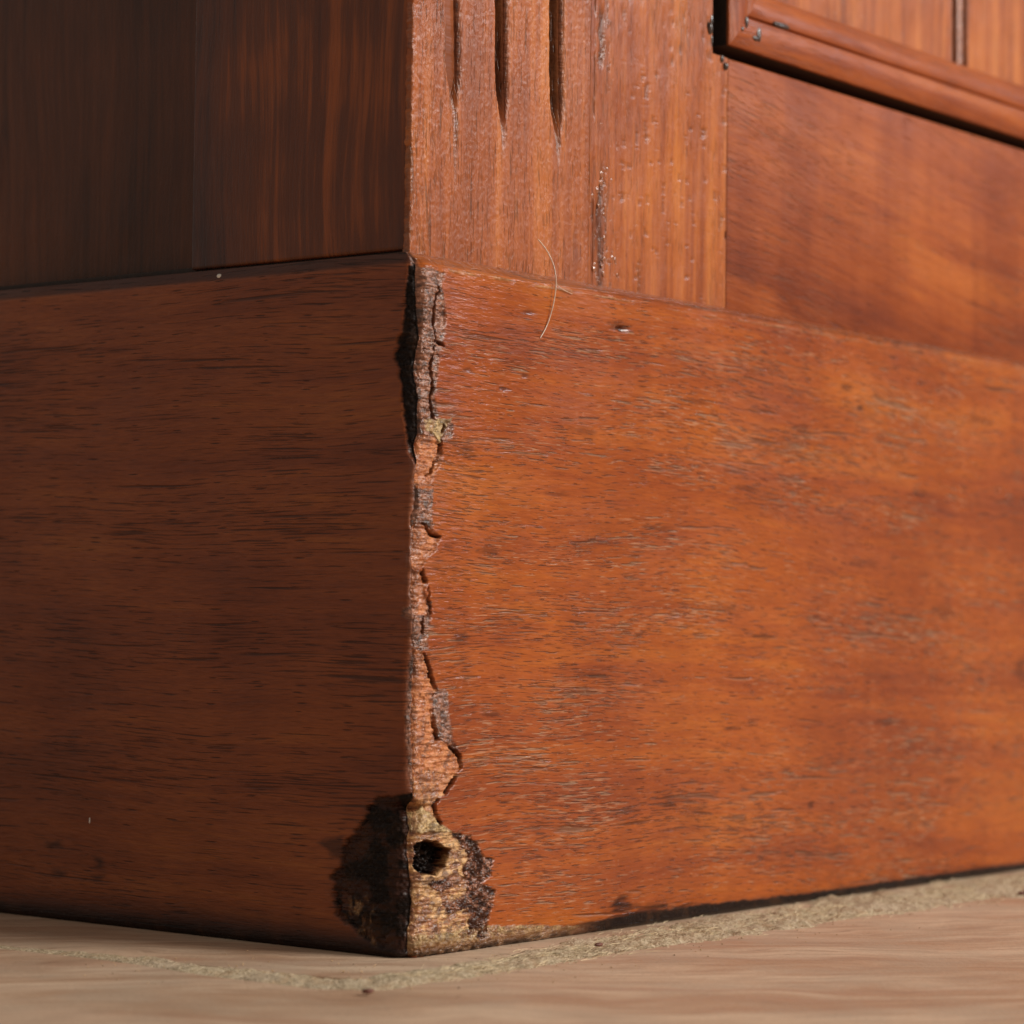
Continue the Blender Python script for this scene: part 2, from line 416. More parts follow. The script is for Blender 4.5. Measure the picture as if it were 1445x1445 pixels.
# ------------------------------------------------------------ cabinet
D = json.loads(r'''{"R":{"worn":[[[-2.46,117.63],[7.62,116.89],[6.5,114.94],[7.52,111.36],[7.96,107.72],[6.67,103.93],[5.77,100.19],[5.27,95.28],[6.09,91.68],[10.35,91.21],[9.81,88.23],[5.01,87.23],[-1.96,86.84]],[[-1.84,79.15],[5.13,79.45],[4.86,72.4],[-1.73,72.56]],[[-1.53,59.98],[5.05,60.04],[4.23,52.18],[2.91,51.58],[-1.41,52.2]],[[5.88,43.7],[7.19,45.49],[9.51,44.84],[11.19,36.28],[12.76,35.01],[7.73,35.17],[6.55,37.63],[5.74,40.68]]],"putty":[[[2.67,91.22],[9.95,91.92],[8.04,89.84],[6.93,87.09],[4.98,88.93],[2.69,89.76]],[[-0.4,24.11],[3.71,25.09],[7.93,22.45],[11.43,20.56],[3.78,20.76],[-0.35,21.0]],[[21.53,3.66],[35.89,2.44],[44.41,1.58],[50.95,1.67],[57.64,0.84],[57.68,-2.56],[23.6,-0.72],[-0.58,0.32],[-0.63,3.65],[7.84,3.38]]],"raw":[[[-1.99,88.52],[6.53,88.29],[7.72,85.67],[5.85,82.52],[3.98,80.01],[-1.85,79.75]],[[-1.73,72.2],[2.94,73.55],[7.17,71.37],[6.06,69.15],[3.8,67.52],[2.68,66.05],[-1.61,65.01]],[[-1.61,65.01],[2.7,65.33],[3.85,63.9],[3.13,61.83],[4.29,60.03],[3.95,57.85],[-1.5,57.82]],[[-1.41,52.2],[2.91,51.58],[3.89,49.76],[5.83,46.72],[7.2,44.88],[5.69,43.7],[5.74,40.68],[6.73,38.23],[7.71,36.39],[11.2,35.3],[13.37,33.76],[13.78,31.91],[12.46,29.52],[9.39,27.23],[6.92,25.77],[6.96,23.71],[-0.95,23.54]],[[-0.96,24.13],[6.96,23.71],[8.51,22.06],[11.43,20.31],[16.33,19.54],[18.32,18.19],[19.74,16.13],[22.76,15.19],[22.2,12.38],[19.82,11.07],[23.45,9.57],[23.08,7.37],[21.72,4.39],[21.15,1.72],[21.21,-1.73],[-0.57,0.08]]],"grimeband":[[[11.43,20.56],[16.33,19.54],[18.32,18.19],[19.74,16.13],[22.76,15.19],[22.2,12.38],[19.82,11.07],[23.45,9.57],[23.08,7.37],[21.72,4.39],[21.16,1.35],[16.39,2.14],[17.13,5.38],[15.51,8.57],[16.26,10.96],[14.64,14.14],[16.97,15.82],[14.39,17.82]],[[5.43,12.0],[11.55,12.77],[12.54,11.24],[8.7,10.07]],[[9.68,8.42],[15.5,8.82],[17.1,7.22],[11.64,6.45]]],"hole":[[[2.3,18.93],[4.93,19.37],[8.56,18.79],[11.09,17.42],[10.36,14.79],[8.07,13.26],[3.88,13.79],[1.99,15.0]]],"crack":[[[5.74,114.25],[4.85,109.88],[5.12,105.02],[7.63,104.14]],[[4.94,103.79],[4.24,100.08],[4.86,97.08],[4.34,93.39],[5.71,91.41]],[[7.64,90.55],[6.95,85.63],[5.08,82.49],[3.96,81.58]],[[2.95,73.31],[4.49,71.9],[7.17,71.25]],[[2.69,65.45],[3.87,63.05],[4.7,58.22]],[[3.2,57.61],[3.09,52.18],[4.08,49.76],[5.83,46.72],[6.81,45.25],[5.69,43.7],[5.55,40.68],[6.54,37.99],[7.71,36.39]],[[11.2,35.18],[13.37,33.64],[13.78,31.91],[12.26,29.53],[9.39,27.23],[6.93,25.53],[6.96,23.71],[8.51,22.06]]],"stain":[[[59.84,5.39],[64.4,5.83],[65.58,3.35],[80.94,3.75],[90.78,1.61],[66.77,0.6],[55.39,1.56]]]},"L":{"black":[[[-0.29,118.12],[2.69,117.37],[3.41,112.07],[3.82,107.23],[5.35,103.05],[4.17,97.52],[3.62,92.64],[2.94,88.74],[2.1,85.32],[0.82,83.47],[-1.06,83.42]],[[-1.14,78.01],[0.27,77.43],[0.67,72.62],[-1.21,72.0]],[[-1.79,27.99],[7.95,26.68],[10.79,23.52],[13.48,20.34],[15.55,17.43],[15.34,14.15],[17.44,12.8],[17.89,10.33],[16.68,6.15],[15.03,4.7],[12.43,3.81],[9.19,1.3],[-2.16,0.21]]],"grey":[[[-1.47,52.22],[1.16,50.38],[1.71,44.36],[1.92,37.16],[1.37,31.19],[0.54,27.64],[-1.8,27.75]],[[-1.37,60.0],[2.69,59.02],[3.3,57.57],[-1.42,56.4]],[[-1.04,85.23],[0.35,84.06],[0.6,79.25],[-1.13,78.61]]],"tint":[[[14.12,8.53],[10.1,9.3],[9.25,5.5],[11.62,3.51],[14.39,5.11]],[[11.19,7.17],[9.28,7.67],[8.55,1.35],[10.79,1.16]],[[2.23,71.43],[0.97,71.06],[1.26,69.62],[2.21,70.11]]],"smudge":[[[20.81,18.34],[15.58,19.61],[14.22,15.44],[17.48,15.85]],[[90.0,14.03],[86.68,14.22],[86.07,13.19],[88.99,12.75]],[[77.01,12.16],[75.11,12.01],[74.69,9.94],[76.2,9.84]],[[78.27,8.39],[74.86,8.88],[75.02,7.82],[77.68,7.64]],[[88.52,9.31],[85.0,8.74],[85.37,7.66],[87.71,8.03]]]}}''')
cab = bpy.data.objects.new("cabinet", None)
COL.objects.link(cab)
cab['label'] = "reddish brown varnished wooden cabinet with chipped lower front corner standing on pale floor"
cab['category'] = "cabinet"


def axis(segs):
    out = []
    for a, b, n in segs:
        out += list(np.linspace(a, b, n, endpoint=False))
    out.append(segs[-1][1])
    return np.array(out)


def kz(z):
    """how far the shared arris is knocked back, mm"""
    k = 0.35+0.25*fbm(z/1.3, z*0+3, 40)
    for lo, hi, v in ((85, 119, 0.9), (69, 81, 0.45), (58, 66, 0.4), (24, 54, 0.75), (-1, 26, 1.5)):
        k = k+v*sstep(lo-1, lo+1, z)*(1-sstep(hi-1, hi+1, z))*(0.55+0.9*fbm(z/2.2, z*0, 41))
    return k


def rows_z():
    return axis([(-0.35, 2.5, 18), (2.5, 117.0, 760), (117.0, 120.0, 24)])


def profile(z, t=0.0, w_=3.0):
    top = np.clip((z-117.5-1.3*t)/(2.5-1.3*t), 0, 1)**1.35*w_
    bot = 0.7*(1-np.clip((z+0.35)/1.0, 0, 1))**2
    return top+bot


def corner(U, Z):
    k = kz(Z)
    t = np.clip(1-U/(2.3*k), 0, 1)
    return k*t*t


def wob(U, Z):
    s_ = 0.9*(fbm(Z/2.6, Z*0+2, 44)-.5)+1.3*(fbm(Z/9, Z*0+2, 45)-.5)
    return s_*np.clip(1-U/4.0, 0, 1)**2


def build_front():
    u = axis([(0, 26, 175), (26, 230, 205), (230, 460, 30)])
    z = rows_z()
    U, Z = np.meshgrid(u, z)
    # ragged outlines: splintered along the grain
    Uw = U+(0.6+0.8*(1-sstep(20, 26, Z)))*(fbm(U/3, Z/0.5, 1)-.5)+0.9*(fbm(U/1.3, Z/1.3, 2)-.5)
    Zw = Z+0.7*(fbm(U/1.1, Z/0.8, 3)-.5)
    R = D['R']
    worn = polys(Uw, Zw, R['worn'], 0.15)
    putty = polys(Uw, Zw, R['putty'], 0.12)
    raw = polys(Uw, Zw, R['raw'], 0.12)
    grime = polys(Uw, Zw, R['grimeband'], 0.12)
    hole = polys(Uw, Zw, R['hole'], 0.25)
    crack = np.zeros(U.shape)
    for p in R['crack']:
        w_ = 0.10+0.26*fbm(U/2, Z/2, 6)
        dd = seg_dist(Uw, Zw, p, False)
        crack = np.maximum(crack, (1-sstep(w_*0.5, w_*1.5, dd))*sstep(0.30, 0.46, fbm(U/3+4, Z/3.2, 29)))
    raw = raw*(1-grime)*(1-putty)
    blot = sstep(0.50, 0.62, fbm(U/2.6, Z/1.5, 26))*sstep(22, 18, Z)*0.8
    blot = np.maximum(blot, sstep(0.52, 0.66, fbm(U/1.4, Z/2.5, 27))*sstep(20, 26, Z)*0.55)
    blot = np.maximum(blot, (1-sstep(1.0, 4.5, U))*sstep(0.42, 0.6, fbm(U/1.2, Z/1.2, 28))*0.75)
    worn = np.maximum(worn*(1-putty)*(1-raw), 0)
    miss = np.maximum.reduce([worn, putty, raw, grime])
    rough_n = fbm(U/0.7, Z/0.5, 8)-.5
    fibre = fbm(U/2.5, Z/0.45, 9)-.5
    d = 0.55*raw+0.30*worn+0.15*putty+0.35*grime
    d += raw*(0.9*fibre+0.4*rough_n)+worn*(0.5*rough_n+0.6*fibre+1.3*(fbm(U/2.4, Z/3.5, 10)-.5))+grime*1.1*rough_n+putty*0.8*rough_n
    d += hole*(3.4+3.0*rough_n)+crack*0.9
    # small dents in the polished face
    mark = np.zeros(U.shape)
    for (cu, cz, ru, rz, s, dep) in MARKS:
        rr = np.hypot((U-cu+0.6*(fbm(U/1.5, Z/1.5, 12)-.5)*ru)/ru, (Z-cz)/rz)+0.9*(fbm(U/0.9, Z/0.35, 13)-.5)
        mm = 1-sstep(0.35, 1.0, rr)
        mark = np.maximum(mark, mm*s)
        d += mm*dep
    st = np.zeros(U.shape)
    for p in R['stain']:
        st = np.maximum(st, sstep(-1.0, 0.8, sdpoly(Uw, Zw, p)))
    mark = np.maximum(mark, st*0.85*sstep(0.38, 0.6, fbm(U/5, Z/0.6, 25)))
    # foot darkened: dirt, with the floor gap's shadow line painted in
    foot = 1-sstep(1.0, 1.9+1.2*fbm(U/7, Z*0+1, 14)**2+0.5*fbm(U/1.2, Z*0+5, 24), Z)
    mark = np.maximum(mark, foot*sstep(45, 62, U)*0.95)
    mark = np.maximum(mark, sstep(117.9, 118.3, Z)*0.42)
    # worn light line on the top arris
    arr = np.exp(-((Z-117.4+0.35*(fbm(U/2, Z*0, 15)-.5))/0.28)**2)*sstep(0.42, 0.62, fbm(U/6, Z*2, 16))*(1-sstep(60, 110, U)*0.6)*sstep(4, 8, U)
    edge = sstep(0, 0.8, U)
    d = d*edge
    d += 0.10*(fbm(U/14, Z/14, 17)-.5)*edge
    # top arris nibbled
    d += 0.5*sstep(116.6, 117.6, Z)*(fbm(U/1.6, Z/1.2, 18)-.5)*edge*(1-sstep(40, 90, U))
    pr = profile(Z, sstep(10, 80, U))
    c = corner(U, Z)
    X = U+c+profile(Z, sstep(10, 80, U), 0.9)*np.clip(1-U/6.0, 0, 1)+wob(U, Z)
    Y = d+pr+c-wob(U, Z)
    black = np.maximum(sstep(0.05, 0.5, hole), crack*0.92)
    ft = 1-sstep(0.75, 1.0, Z/(0.75+0.9*np.exp(-((U-75)/40)**2)+0.9*fbm(U/7, Z*0+1, 30)+0.7*fbm(U/0.9, Z*0+5, 31)))  # shadow line of the gap at the floor, painted black
    black = np.maximum(black, ft*sstep(40, 56, U)*0.97)
    black = np.maximum(black, st*0.7*sstep(0.45, 0.62, fbm(U/4, Z/0.5, 32)))
    black = np.maximum(black, grime*sstep(0.36, 0.56, fbm(U/1.2, Z/0.9, 19))*0.9)
    wornm = np.maximum(np.maximum(worn, grime), blot*np.maximum(raw, putty))*(1-black)
    raw = raw*(1-blot)
    putty = putty*(1-blot*0.8)
    wornm = np.maximum(wornm, arr*0.0)
    # whole arris above the worn patches is also rubbed
    rub = np.clip(1-U/(0.9+0.8*fbm(U, Z/2, 20)), 0, 1)
    wornm = np.maximum(wornm, rub*(1-raw)*(1-putty)*(1-black)*0.8)
    puttym = np.maximum(putty, arr*0.42)*(1-black)
    dm = np.stack([raw*(1-black), puttym, wornm, black], -1)
    P = np.stack([X, Y, Z], -1)
    return cap(P, dm, mark, 1)


def cap(P, dm, mark, ax):
    """turn the board's top and foot back into its thickness"""
    t = P[-1:].copy(); b = P[:1].copy()
    for q in (t, b):
        q[..., ax] = np.maximum(q[..., ax], 19.0)
        other = 1-ax
        q[..., other] = np.maximum(q[..., other], np.minimum(19.0, q[..., other]+19.0*(q[..., other] < 19)))
    P = np.concatenate([b, P, t], 0)
    dm = np.concatenate([dm[:1], dm, dm[-1:]], 0)
    mark = np.concatenate([mark[:1], mark, mark[-1:]], 0)
    return P*0.001, dm, mark


MARKS = [(60.1, 111.9, 1.8, 0.9, 1.0, 0.7), (59.0, 112.3, 4.5, 1.5, 0.6, 0.1), (72, 75, 7, .7, .5, 0), (104, 84, 5, .8, .5, 0), (40, 80, 5, .6, .5, .05), (52, 47, 6, .8, .45, 0), (160, 36, 7, .9, .5, 0), (190, 22, 6, .8, .5, 0), (99, 36, 5, .6, .5, .05), (142, 107.1, 3.2, 0.9, 0.6, .05), (148, 103, 2.2, .8, .8, .1), (124, 97, 4.2, 1.6, .45, 0),
         (200, 104, 6, 1.4, .4, 0), (174, 86, 5, 1.2, .4, 0), (129, 19.4, 1.8, 1.0, .75, .1), (77, 22, 3.6, .8, .6, .1),
         (62, 5, 3, 1.6, .75, .1), (20.5, 69.1, 4.5, .9, .5, .05), (114, 16.6, 3, .6, .6, 0), (222, 47, 4, 3.5, .55, 0),
         (31.2, 112.4, 2.2, .7, .6, .1), (30.3, 100.8, 1.3, .8, .7, .1), (14, 100.5, 2.0, .6, .6, .1), (24.5, 98, 2.2, .4, .7, .1),
         (14, 86.5, 3, 2.0, .45, 0), (13, 54, 3.5, 1.6, .5, 0), (22, 40.5, 4, .6, .55, .05), (36, 62, 5, .5, .5, 0),
         (48, 92, 6, .8, .4, 0), (85, 100, 7, .8, .45, 0), (95, 60, 8, 1.0, .35, 0), (150, 70, 9, 1.6, .35, 0), (185, 60, 8, 2.2, .4, 0),
         (26, 25.0, 2.6, .5, .7, .1), (30, 23.6, 1.6, .4, .6, .1)]

P, dm, mark = build_front()
front = add("front_plinth_board", grid_mesh("front_plinth_board", P, M_FRONT, {'dmg': dm, 'mark': mark}), cab)
front['label'] = "sunlit front plinth board with splintered corner, bare wood and a dark hole near its foot"


def build_side():
    v = axis([(0, 26, 150), (26, 130, 100), (130, 380, 30)])
    z = rows_z()
    V, Z = np.meshgrid(v, z)
    Vw = V+0.5+(2.4*(fbm(V/8, Z/1.6, 51)-.5)+1.5*(fbm(V/9, Z/0.7, 50)-.5))*sstep(0.5, 9, V)+1.0*(fbm(V/0.9, Z/0.9, 52)-.5)
    Zw = Z+0.7*(fbm(V/1.1, Z/0.8, 53)-.5)
    L = D['L']
    black = polys(Vw, Zw, L['black'], 0.2)
    grey = polys(Vw, Zw, L['grey'], 0.3)*(1-black)
    tint = polys(Vw, Zw, L['tint'], 1.1)*sstep(0.42, 0.66, fbm(V/0.8, Z/2.2, 54))*0.8
    mark = np.zeros(V.shape)
    for p in L['smudge']:
        mark = np.maximum(mark, sstep(-0.7, 0.6, sdpoly(Vw, Zw, p))*0.85)
    foot = 1-sstep(0.8, 5.6+2.4*fbm(V/6, Z*0+1, 55)+0.8*fbm(V/1.2, Z*0+2, 59)-1.6*sstep(60, 110, V), Z)  # foot band: stain, plus contact shadow painted into the colour
    mark = np.maximum(mark, foot*0.97)
    fb = 1-sstep(0.4, 2.6+1.2*fbm(V/5, Z*0+1, 61), Z)  # blackest part of the painted contact shadow, next to the floor
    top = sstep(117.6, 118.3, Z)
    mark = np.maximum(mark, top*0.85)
    rough_n = fbm(V/0.7, Z/0.5, 56)-.5
    e = sstep(0, 0.8, V)
    d = (black*(0.55+0.8*rough_n)+grey*(0.25+0.7*rough_n))*e
    d += 0.10*(fbm(V/14, Z/14, 57)-.5)*e
    pr = profile(Z)
    c = corner(V, Z)
    X = d+profile(Z, 0.0, 0.9)+c+wob(V, Z)
    Y = V+c+pr*np.clip(1-V/6.0, 0, 1)-wob(V, Z)
    grey = np.maximum(grey, np.clip(1-V/(0.8+1.5*fbm(V, Z/2, 60)), 0, 1)*(1-black)*0.7)
    soft = polys(Vw, Zw, [L['black'][2]], 1.3)
    mark = np.maximum(mark, soft*0.85)
    big = sstep(30, 27, Z)
    bl = black*(1-tint)*(1-big+big*(1-0.75*sstep(.48, .6, fbm(V/1.8, Z/1.8, 58))*sstep(11, 15, V)*(1-sstep(9, 12, Z))))
    bl = bl*(1-0.35*big*sstep(.45, .62, fbm(V/4, Z/3, 68)))
    bl = np.maximum(bl, fb*0.85)
    dmx = np.stack([tint*black*0.6, tint*black*0.35, grey, bl], -1)
    return cap(np.stack([X, Y, Z], -1), dmx, mark, 0)


P, dm, mark = build_side()
side = add("side_plinth_board", grid_mesh("side_plinth_board", P, M_SIDE, {'dmg': dm, 'mark': mark}, flip=True), cab)
side['label'] = "shaded side plinth board with black stained patches at the corner"

# fluted pilaster ------------------------------------------------
ZT = 262.0
u = axis([(0.9, 53.22, 260)])
z = axis([(119.4, 215, 420), (215, ZT, 40)])
U, Z = np.meshgrid(u, z)
d = np.zeros(U.shape); blk = np.zeros(U.shape); wr = np.zeros(U.shape)
for (xt, xb, hw, dep, ze, tail) in ((12.3, 13.3, 2.2, 2.8, 145.5, 129.0), (26.3, 27.0, 2.1, 2.8, 144.2, 140.0), (42.7, 43.4, 2.4, 2.8, 144.6, 140.5)):
    tt = (Z-ze)/(166-ze)
    xc = xb+(xt-xb)*np.clip((Z-ze)/20, 0, 1)+0.35*(fbm(Z/5, Z*0, int(xt))-.5)
    s = sstep(-0.03, 0.42, tt)
    h_ = hw*(0.35+0.65*s)+0.35*(fbm(Z/2.0, Z*0, 5+int(xt))-.5)
    prof = np.clip(1-np.abs(U-xc)/h_, 0, 1)
    prof = np.clip(prof*1.25, 0, 1)
    d += dep*s*prof
    # the gouge runs out in a shallow scratch
    t2 = sstep(tail-1.5, ze, Z)*(1-s)
    p2 = np.clip(1-np.abs(U-xc-0.2)/(0.25+0.55*t2), 0, 1)
    d += 0.45*t2*p2
    blk = np.maximum(blk, s*sstep(0.15, 0.6, prof)*(0.8+0.2*fbm(U/1.0, Z/2.5, 61)))
    wr = np.maximum(wr, (t2*p2*0.8))
    wr = np.maximum(wr, s*sstep(0.0, 0.25, prof)*(1-sstep(0.3, 0.5, prof))*0.95)
ed = np.clip(1-(U-0.9)/0.9, 0, 1)**2
wr = np.maximum(wr, np.clip(1-(U-0.9)/(0.6+1.8*fbm(U, Z/3, 62)**2*2), 0, 1)*0.55*sstep(0.35, 0.6, fbm(U/0.8, Z/0.8, 63)))
d += 0.8*ed+0.22*(fbm(U/0.8, Z/0.8, 64)-.5)*(0.35+np.clip(1-(U-0.9)/5, 0, 1))+0.09*(fbm(U/0.5, Z/0.6, 65)-.5)
blk = blk*0.9
Y = 3.0+d
X = U+0.5*ed*(1+0.8*(fbm(U, Z/1.0, 66)-.5))
P = np.stack([X, Y, Z], -1)
back = P[:, :1].copy(); back[..., 1] = 4.6; back[..., 0] = P[:, :1, 0]+0.0
end = P[:, -1:].copy(); end[..., 1] = 4.0
P = np.concatenate([back, P, end], 1)
z0 = lambda A: np.concatenate([A[:, :1]*0, A, A[:, -1:]], 1)
dm = np.stack([z0(wr*0), z0(wr*0), z0(wr*(1-blk)), z0(blk)], -1)
pil = add("fluted_pilaster", grid_mesh("fluted_pilaster", P*0.001, M_PIL, {'dmg': dm, 'mark': z0(d*0)}), cab)
pil['label'] = "fluted corner strip with three carved grooves ending in points"


def slab(name, mat, x0, x1, y0, y1, z0, z1, parent=cab, bev=0.0004, axis_w=None, seg=2):
    bm = bmesh.new()
    bmesh.ops.create_cube(bm, size=1)
    for v in bm.verts:
        v.co = Vector(((x0 if v.co.x < 0 else x1), (y0 if v.co.y < 0 else y1), (z0 if v.co.z < 0 else z1)))
    bmesh.ops.bevel(bm, geom=bm.edges[:], offset=bev, segments=seg, profile=0.6, affect='EDGES')
    for f in bm.faces:
        f.smooth = True
    me = bpy.data.meshes.new(name)
    bm.to_mesh(me); bm.free()
    me.materials.append(mat)
    return add(name, me, parent)


mm = 0.001


def stile_front():
    """stile right of the pilaster, notched above for the drawer gap"""
    bm = bmesh.new()
    out = [(53.25, 119.4), (99.8, 119.4), (99.9, 170.6), (94.4, 171.0), (94.4, 262), (53.25, 262)]
    vs = [bm.verts.new((a*mm, 3.05*mm, b*mm)) for a, b in out]
    f = bm.faces.new(vs)
    ex = bmesh.ops.extrude_face_region(bm, geom=[f])
    for v in [e for e in ex['geom'] if isinstance(e, bmesh.types.BMVert)]:
        v.co.y = 17*mm
    bmesh.ops.recalc_face_normals(bm, faces=bm.faces)
    bmesh.ops.bevel(bm, geom=[e for e in bm.edges if all(abs(v.co.y-3.05*mm) < 1e-6 for v in e.verts)], offset=0.45*mm, segments=3, profile=0.5, affect='EDGES')
    me = bpy.data.meshes.new("stile")
    bm.to_mesh(me); bm.free()
    me.materials.append(M_STILE)
    return add("stile", me, cab)


stile = stile_front()
u = axis([(53.3, 62, 90), (62, 94.2, 60), (94.2, 99.7, 8)])
z = axis([(119.4, 165, 280), (165, 170.4, 12), (170.4, 262, 160)])
U, Z = np.meshgrid(u, z)
den = sstep(0.40, 0.62, fbm(U/4+9, Z/12, 91)+0.25*sstep(150, 128, Z)-0.12*sstep(150, 170, Z))
cxs = 56.6+1.3*(fbm(Z/9, Z*0, 92)-.5)*2
fur = np.exp(-((U-cxs)/(0.55+0.9*fbm(Z/5, Z*0, 93)))**2)*den
pits = sstep(0.56, 0.66, fbm(U/0.75, Z/1.1, 94))*np.exp(-((U-cxs-0.6)/3.2)**2)*den
thin = np.exp(-((U-54.6)/0.22)**2)*sstep(0.45, 0.6, fbm(U*0+1, Z/7, 95))
far = sstep(0.72, 0.78, fbm(U/0.9, Z/3.2, 96))*sstep(60, 64, U)*0.7
d = 0.35*fur+0.45*pits*(fbm(U/0.5, Z/0.5, 97)-.2)+0.25*thin+0.35*far
d += 0.10*(fbm(U/0.7, Z/2.2, 98)-.5)+0.12*(fbm(U/6, Z/9, 99)-.5)
sh = grid_mesh("stile_face", np.stack([U, 3.0+d, Z], -1)*mm, M_STILE,
               {'dmg': np.stack([d*0, d*0, np.clip(pits*0.45+far*0.3, 0, 1), np.clip(pits*0.25*(1-fur), 0, 1)], -1), 'mark': np.clip(0.8*fur+0.6*thin+0.5*far, 0, 1)})
bm = bmesh.new(); bm.from_mesh(sh)
bmesh.ops.delete(bm, geom=[f for f in bm.faces if f.calc_center_median().x > 94.2*mm and f.calc_center_median().z > 170.4*mm], context='FACES')
off = len(bm.verts)
core = bmesh.new(); core.from_mesh(stile.data)
for v in core.verts:
    v.co.y += 0.75*mm
tmp = bpy.data.meshes.new("tmp"); core.to_mesh(tmp); core.free()
bm.from_mesh(tmp)
bm.to_mesh(sh); bm.free()
old = stile.data; stile.data = sh; sh.name = "stile"
bpy.data.meshes.remove(old); bpy.data.meshes.remove(tmp)
rail = slab("bottom_rail", M_RAIL, 100.05*mm, 460*mm, 3.1*mm, 18*mm, 119.4*mm, 170.5*mm, bev=0.5*mm)
slab("side_stile", M_SSTILE, 1.15*mm, 18*mm, 4.2*mm, 55.2*mm, 120.4*mm, 262*mm, bev=0.7*mm, seg=3)
slab("side_panel", M_SPANEL, 5.6*mm, 16*mm, 53*mm, 380*mm, 119.9*mm, 262*mm, bev=0.4*mm)
# dark thin fillet line the carcass sits on, seen above the side plinth
slab("fillet_strip", M_DARK, 2.0*mm, 18*mm, 4.9*mm, 380*mm, 119.2*mm, 121.0*mm, bev=0.2*mm)
slab("carcass", M_DARK, 20.5*mm, 460*mm, 21*mm, 380*mm, 4*mm, 261*mm, bev=1*mm)

# drawer ---------------------------------------------------------
drw = bpy.data.objects.new("drawer_front", None)
COL.objects.link(drw); drw.parent = cab
XL, ZB = 99.8, 173.1
DY = 2.6
PROF = [(0.0, 14.0), (0.0, 0.7), (0.15, 0.25), (0.5, 0.0), (3.4, -0.3), (6.2, -0.25), (6.6, 0.0), (7.0, 1.3), (7.4, 0.5), (8.0, 0.3), (10.6, 0.8), (12.4, 1.7), (13.4, 2.5), (13.8, 3.8), (13.8, 14.0)]


def bar(name, mat, vertical):
    bm = bmesh.new()
    ln = []
    for (w_, y_) in PROF:
        N = 60
        row = []
        for k in range(N+1):
            if vertical:
                zz_ = (ZB+w_)+(262-(ZB+w_))*k/N
                row.append(bm.verts.new(((XL+w_)*mm, (y_+DY)*mm, zz_*mm)))
            else:
                xx = (XL+w_)+(460-(XL+w_))*k/N
                row.append(bm.verts.new((xx*mm, (y_+DY)*mm, (ZB+w_)*mm)))
        ln.append(row)
    for a, b in zip(ln[:-1], ln[1:]):
        for k in range(len(a)-1):
            bm.faces.new((a[k], a[k+1], b[k+1], b[k]))
    bmesh.ops.recalc_face_normals(bm, faces=bm.faces)
    for f in bm.faces:
        f.smooth = True
    me = bpy.data.meshes.new(name)
    bm.to_mesh(me); bm.free()
    me.materials.append(mat); me.materials.append(M_DARK)  # second slot paints the shade of the drawer gap onto the outer edge
    for p in me.polygons:
        if p.index < 60:
            p.material_index = 1
    me.set_sharp_from_angle(angle=math.radians(35))
    return add(name, me, drw)


bar("moulding", M_MOULD, False)
bar("moulding", M_MOULDV, True)
u = axis([(112, 194, 60), (194, 208, 70), (208, 460, 60)]); z = axis([(184, 262, 80)])
U, Z = np.meshgrid(u, z)
gro = np.zeros(U.shape)
for xc, hw in ((199.4, 1.0), (204.6, 1.3)):
    gro = np.maximum(gro, np.clip(1.3*(1-np.abs(U-xc-0.3*(fbm(Z/3, Z*0, 71)-.5))/hw), 0, 1))
Y = 3.4+1.8*gro-0.6*np.exp(-((U-202.0)/1.3)**2)+0.08*fbm(U/2, Z/2, 72)
bandm = np.clip(1-np.abs(U-202.0)/5.5, 0, 1)
dm = np.stack([gro*0, gro*0, np.clip(sstep(0.1, 0.5, bandm)*0.7, 0, 1)*(1-gro), gro*0.95], -1)
add("panel", grid_mesh("drawer_panel", np.stack([U, Y+DY, Z], -1)*mm, M_PANEL, {'dmg': dm, 'mark': gro*0}), drw)

# varnish drips --------------------------------------------------


def blob(name, mat, c, r, parent, sub=3, seed=0):
    bm = bmesh.new()
    bmesh.ops.create_icosphere(bm, subdivisions=sub, radius=1)
    for v in bm.verts:
        q = v.co.copy()
        n_ = 1+0.35*(float(fbm(np.array(q.x*1.3+5), np.array(q.y*1.3+q.z+5), seed))-.5)*2
        v.co = Vector((q.x*r[0]*n_, q.y*r[1]*n_, q.z*r[2]*n_))*mm+Vector(c)*mm
    for f in bm.faces:
        f.smooth = True
    me = bpy.data.meshes.new(name)
    bm.to_mesh(me); bm.free()
    me.materials.append(mat)
    return add(name, me, parent)


for i, (c, r) in enumerate([((98.9, 3.0, 168.6), (0.7, 0.7, 0.8)), ((97.6, 3.1, 169.9), (0.6, 0.5, 0.8)), ((93.2, 3.0, 175.2), (0.7, 0.6, 1.2)),
                            ((94.0, 3.5, 172.8), (0.5, 0.7, 1.8)), ((93.9, 3.4, 177), (0.4, 0.6, 1.8)), ((110.2, 2.3, 176.9), (0.8, 0.35, 1.6)),
                            ((109.0, 2.35, 176.0), (1.0, 0.3, 0.5)), ((105.6, 2.35, 178.6), (0.6, 0.4, 1.2)), ((104.0, 2.3, 177.0), (0.4, 0.3, 0.5)), ((119.5, 3.0, 180.6), (3.0, 0.45, 0.6))]):
    blob("varnish_drip", M_VARN, c, r, cab, seed=i)
BEADS = [(57.7, 141), (56.6, 139), (59.6, 140.5), (55.1, 136.8), (57.8, 133.8), (58.3, 130), (57.9, 125.8), (55.2, 123), (58, 122.5), (56.4, 121), (62, 124), (66, 125.6), (56.5, 151)]
bm = bmesh.new()
for a, b in BEADS:
    for k in range(RNG.randint(3, 9)):
        r = 0.12+0.34*RNG.rand()**2
        bmesh.ops.create_icosphere(bm, subdivisions=2, radius=r*mm, matrix=Matrix.Translation(((a+RNG.normal(0, .7))*mm, 3.12*mm, (b+RNG.normal(0, 1.3))*mm)) @ Matrix.Diagonal((RNG.uniform(.7, 1.5), 0.5, RNG.uniform(.8, 2.2), 1)))
for f in bm.faces:
    f.smooth = True
